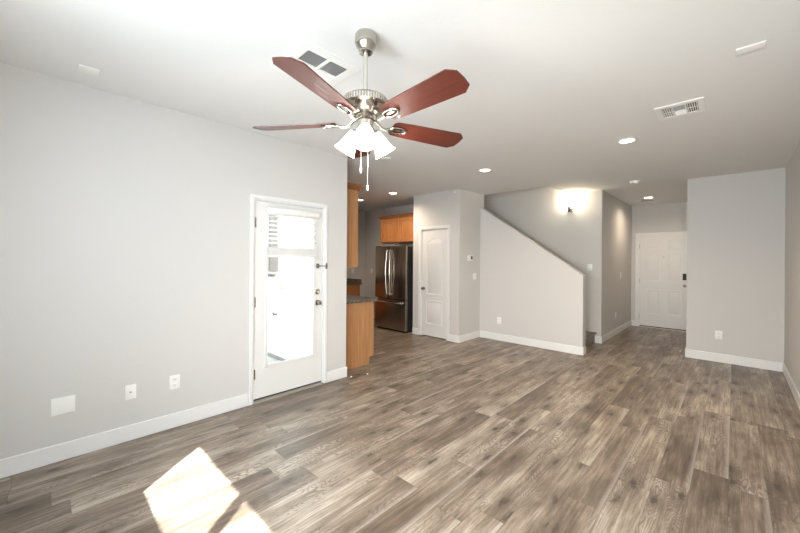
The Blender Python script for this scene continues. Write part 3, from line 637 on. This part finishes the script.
# three-section register
v = thing('air_vent', 'small rectangular white ceiling register with three louver sections', 'air vent', (-0.328, 3.685, H), group='ceiling air vents')
b = MB(); W2, L2 = 0.155, 0.160
for a0, a1, c0, c1 in cells(-W2, W2, -L2, L2, [(-0.115, -0.045, -0.115, 0.115), (-0.035, 0.035, -0.115, 0.115), (0.045, 0.115, -0.115, 0.115)]): b.box(a0, a1, c0, c1, -0.010, -0.0005)
bmesh.ops.remove_doubles(b.bm, verts=b.bm.verts[:], dist=1e-5); b.build('face_frame', M['vent'], v, 0)
MB().box(-0.117, 0.117, -0.117, 0.117, -0.0030, -0.0008).build('duct_opening', M['duct'], v, 0)
for cx, along, sgn in ((-0.08, 'x', -1), (0.0, 'y', 1), (0.08, 'x', 1)):
    b = MB()
    if along == 'x':
        for i in range(5):
            mt = Matrix.Translation((cx - 0.028 + i * 0.014, 0, -0.0065)) @ Matrix.Rotation(sgn * math.radians(42), 4, 'Y'); b.box(-0.0050, 0.0050, -0.115, 0.115, -0.0006, 0.0006, mtx=mt)
        b.box(cx - 0.035, cx + 0.035, -0.004, 0.004, -0.009, -0.0035)
    else:
        for i in range(15):
            mt = Matrix.Translation((cx, -0.105 + i * 0.015, -0.0065)) @ Matrix.Rotation((-1 if i > 7 else 1) * math.radians(38), 4, 'X'); b.box(-0.035, 0.035, -0.0052, 0.0052, -0.0006, 0.0006, mtx=mt)
    b.build('louver_bank', M['vent'], v, 0)
def blank(name, x0, x1, y0, y1, label, cat, group):
    t = thing(name, label, cat, ((x0 + x1) / 2, (y0 + y1) / 2, H), group=group)
    a, c = (x1 - x0) / 2, (y1 - y0) / 2
    MB().box(-a, a, -c, c, -0.009, -0.0005, 0.003, 2).build('plate', M['plastic'], t, 30)
    for k in (-0.6, 0.6): MB().lathe([(0, -0.0088), (0.004, -0.0088), (0.004, -0.0105), (0, -0.011)], c=(a * k, 0, 0), seg=10).build('screw', M['vent'], t, 40)
blank('ceiling_plate', 0.002, 0.127, 2.868, 2.968, 'blank white ceiling plate near the right wall', 'cover plate', 'blank ceiling plates')
blank('ceiling_plate', -3.205, -3.100, 0.170, 0.275, 'blank white ceiling plate near the left wall', 'cover plate', 'blank ceiling plates')
t = thing('smoke_detector', 'round white smoke detector on ceiling before the entry hall', 'smoke detector', (-1.125, 6.48, H))
MB().lathe([(0.0, -0.0005), (0.070, -0.0005), (0.070, -0.012), (0.062, -0.016), (0.062, -0.020), (0.056, -0.036), (0.0, -0.040)], seg=36).build('body', M['plastic'], t, 35)
MB().lathe([(0.0, -0.0385), (0.012, -0.0385), (0.012, -0.043), (0.0, -0.0435)], c=(0.02, 0, 0), seg=16).build('test_button', M['vent'], t, 40)
t = tag(MB().lathe([(0.0, -0.0005), (0.060, -0.0005), (0.060, -0.006), (0.050, -0.011), (0.0, -0.012)], seg=32).build('ceiling_disc', M['plastic'], None, 40), 'small flat round ceiling cover seen below the fan', 'cover plate')
t.location = (-3.146, 3.0, H)
t = thing('air_vent', 'slim white ceiling register in the entry hall near the front door', 'air vent', (-1.30, 8.66, H), group='ceiling air vents')
MB().box(-0.125, 0.125, -0.045, 0.045, -0.008, -0.0005, 0.002, 1).build('face_frame', M['vent'], t, 30)
b = MB()
for i in range(5): b.box(-0.105, 0.105, -0.032 + i * 0.014, -0.026 + i * 0.014, -0.0095, -0.0078)
b.build('louver_bank', M['slot'], t, 0)
# motion sensor at the pantry corner
t = thing('motion_sensor', 'tiny white sensor high on the pantry wall corner', 'sensor', (-3.585, 5.134, 2.672))
MB().box(-0.022, 0.022, -0.022, -0.0005, -0.026, 0.026, 0.006, 2).build('body', M['plastic'], t, 40)
MB().lathe([(0.0, 0.0), (0.010, 0.0), (0.008, 0.005), (0.0, 0.007)], c=(0, -0.0215, -0.004), mtx=Matrix.Rotation(PI / 2, 4, 'X'), seg=16).build('lens', M['vent'], t, 40)
# wall sconce
sx, sy, sz = -2.215, YS, 2.44
t = thing('wall_sconce', 'lit wall sconce with nickel bracket on the stair wall', 'wall lamp', (sx, sy, sz))
MB().box(-0.050, 0.050, -0.016, -0.0008, -0.055, 0.055, 0.006, 2).build('backplate', M['nickel'], t, 40)
MB().tube([(0, -0.012, -0.01), (0, -0.055, -0.015), (0, -0.085, 0.0), (0, -0.090, 0.02)], 0.010, 10).lathe([(0, 0.0), (0.030, 0.004), (0.034, 0.026), (0.0, 0.030)], c=(0, -0.09, 0.012), seg=24).build('bracket', M['nickel'], t, 40)
MB().lathe([(0.030, 0.040), (0.042, 0.07), (0.056, 0.12), (0.066, 0.165), (0.063, 0.165), (0.052, 0.12), (0.038, 0.07), (0.026, 0.041)], c=(0, -0.09, 0), seg=32, close=False).build('glass_shade', M['sconce_glass'], t, 60)
MB().lathe([(0, 0.042), (0.014, 0.044), (0.024, 0.09), (0.016, 0.115), (0, 0.12)], c=(0, -0.09, 0), seg=20).build('bulb', M['bulb'], t, 60)
lamp('sconce_light', 'POINT', (0, -0.09, 0.175), 5.0, (1.0, 0.80, 0.55), parent=t, shadow_soft_size=0.05)
# ------------------------------------------------------------------ plates on the walls (built facing +x, turned to their wall)
def plate(b, w_, h_, t_=0.006): b.box(0.0006, t_, -w_ / 2, w_ / 2, -h_ / 2, h_ / 2, 0.0022, 2); return b
def make_outlet(label):
    t = thing('wall_outlet', label, 'outlet', group='duplex wall outlets')
    plate(MB(), 0.078, 0.120).build('cover_plate', M['plastic'], t, 40)
    for s in (-1, 1):
        r = MB().box(0.0058, 0.0085, -0.017, 0.017, s * 0.026 - 0.016, s * 0.026 + 0.016, 0.003, 2).build('receptacle', M['plastic'], t, 40)
        MB().box(0.0080, 0.0090, -0.0085, -0.0060, s * 0.026 - 0.004, s * 0.026 + 0.008).box(0.0080, 0.0090, 0.0060, 0.0085, s * 0.026 - 0.004, s * 0.026 + 0.006).box(0.0080, 0.0090, -0.0025, 0.0025, s * 0.026 - 0.012, s * 0.026 - 0.007).build('slots', M['slot'], r, 0)
    return t
F_X, F_MY = 0.0, -PI / 2                      # facing +x; facing -y
ot = make_outlet('white duplex outlet on left wall nearest the glass door'); ot.location = (XL, 0.810, 0.390)
dup(ot, (-3.083, 5.83, 0.364), F_MY, 'white duplex outlet low on the sloped half wall')
dup(ot, (-0.153, YB, 0.396), F_MY, 'white duplex outlet low on the wall right of the hall')
dup(ot, (XH, 7.95, 0.393), F_X, 'white duplex outlet low on the left hall wall')
dup(ot, (-6.95, 5.50, 1.172), F_X, 'white duplex outlet above the far granite backsplash')
def make_switch(n, label, w_):
    t = thing('light_switch', label, 'light switch', group='rocker light switches')
    plate(MB(), w_, 0.120).build('cover_plate', M['plastic'], t, 40)
    for i in range(n):
        y = (i - (n - 1) / 2) * 0.046
        MB().box(0.0058, 0.0095, y - 0.0165, y + 0.0165, -0.033, 0.033, 0.0025, 2, mtx=Matrix.Rotation(math.radians(2), 4, 'Y')).build('rocker', M['plastic'], t, 40)
    return t
s1_ = make_switch(2, 'white double switch under the thermostat', 0.120); s1_.location = (-3.49, 5.630, 1.163)
sw = make_switch(1, 'white switch on the stair wall below the sconce', 0.078); sw.location = (-1.880, YS, 1.346); sw.rotation_euler = (0, 0, F_MY)
dup(sw, (XH, 8.35, 1.18), F_X, 'white switch at mid height on the left hall wall')
dup(sw, (-6.66, 5.88, 1.172), F_MY, 'white switch on the kitchen wall left of the refrigerator')
t = thing('cable_plate', 'white plate with one coaxial jack between two plates on left wall', 'wall plate', (XL, 0.507, 0.385))
plate(MB(), 0.072, 0.115).build('cover_plate', M['plastic'], t, 40)
MB().lathe([(0.0, 0.0), (0.0065, 0.0), (0.0065, 0.004), (0.0045, 0.004), (0.0045, 0.011), (0.0, 0.011)], c=(0.0058, 0, 0), mtx=Matrix.Rotation(PI / 2, 4, 'Y'), seg=12).build('coaxial_jack', M['nickel_dark'], t, 40)
t = thing('blank_wall_plate', 'wide blank white wall plate furthest from the glass door', 'wall plate', (XL, 0.122, 0.392))
plate(MB(), 0.124, 0.122).build('cover_plate', M['plastic'], t, 40)
for y in (-0.046, 0, 0.046):
    for z in (-0.042, 0.042): MB().lathe([(0, 0), (0.003, 0), (0.0025, 0.001), (0, 0.0012)], c=(0.006, y, z), mtx=Matrix.Rotation(PI / 2, 4, 'Y'), seg=10).build('screw', M['vent'], t, 40)
t = thing('thermostat', 'white thermostat with dark display on the narrow pantry wall', 'thermostat', (-3.49, 5.465, 1.503))
MB().box(0.0006, 0.024, -0.080, 0.080, -0.050, 0.050, 0.006, 2).build('housing', M['plastic'], t, 40)
MB().box(0.0235, 0.0250, 0.006, 0.062, -0.030, 0.036).build('display', M['black'], t, 0)
# ------------------------------------------------------------------ small things on the floor and outside
ds = thing('door_stop', 'thin metal rod with white rubber ends lying beside the oak end panel', 'door stop', (-3.365, 2.767, 0.0), group='door stops')
p0, p1 = Vector((-3.398, 2.665, 0.009)), Vector((-3.333, 2.892, 0.009))
MB().cyl(p0, p1, 0.0045, seg=12).build('rod', M['nickel_dark'], ds, 40, world=True)
for a, c in ((p0, p0 + (p1 - p0) * 0.07), (p1, p1 + (p0 - p1) * 0.07)): MB().cyl(a, c, 0.0085, seg=14).build('rubber_tip', M['plastic'], ds, 40, world=True)
ds = thing('door_stop', 'small spring door stop on the baseboard at the hall corner', 'door stop', (-0.534, 6.99, 0.06), group='door stops')
MB().cyl((0, 0, 0), (-0.055, 0, 0), 0.005, seg=10).lathe([(0, 0), (0.012, 0), (0.010, 0.005), (0, 0.006)], mtx=Matrix.Rotation(-PI / 2, 4, 'Y'), seg=14).build('spring', M['nickel_dark'], ds, 40)
MB().cyl((-0.055, 0, 0), (-0.075, 0, 0), 0.009, seg=14).build('rubber_tip', M['plastic'], ds, 40)
t = thing('meter_box', 'dark grey utility box on the stucco wall seen through the blind', 'utility box', (-5.20, 2.455, 1.7))
MB().box(-5.30, -4.86, 2.330, 2.454, 1.270, 2.20, 0.008, 1).build('enclosure', M['box_grey'], t, 30, world=True)
MB().box(-5.28, -4.88, 2.318, 2.3295, 1.30, 2.17, 0.004, 1).build('cover', M['box_grey'], t, 30, world=True)
tag(MB().tube([(-5.30, 2.425, 1.200), (-4.780, 2.425, 1.195), (-4.740, 2.425, 1.180), (-4.725, 2.425, 1.145), (-4.723, 2.425, 1.020)], 0.021, 12).cyl((-5.29, 2.425, 1.2), (-5.29, 2.4545, 1.2), 0.016).cyl((-4.723, 2.425, 1.03), (-4.723, 2.4545, 1.03), 0.016).build('wall_pipe', M['pipe'], None, 45),
    'tan bent pipe on the stucco wall outside the glass door', 'pipe')
t = thing('hose_bib', 'small grey outdoor tap low on the stucco wall', 'tap', (-4.90, 2.454, 0.64))
MB().cyl((0, 0, 0), (0, -0.06, 0), 0.016).cyl((0, -0.045, 0.0), (0, -0.07, -0.05), 0.012).build('spout', M['box_grey'], t, 40)
MB().lathe([(0.0, 0), (0.030, 0.0), (0.030, 0.008), (0.0, 0.010)], c=(0, -0.058, 0.02), mtx=Matrix.Rotation(math.radians(60), 4, 'X'), seg=18).build('handwheel', M['box_grey'], t, 40)
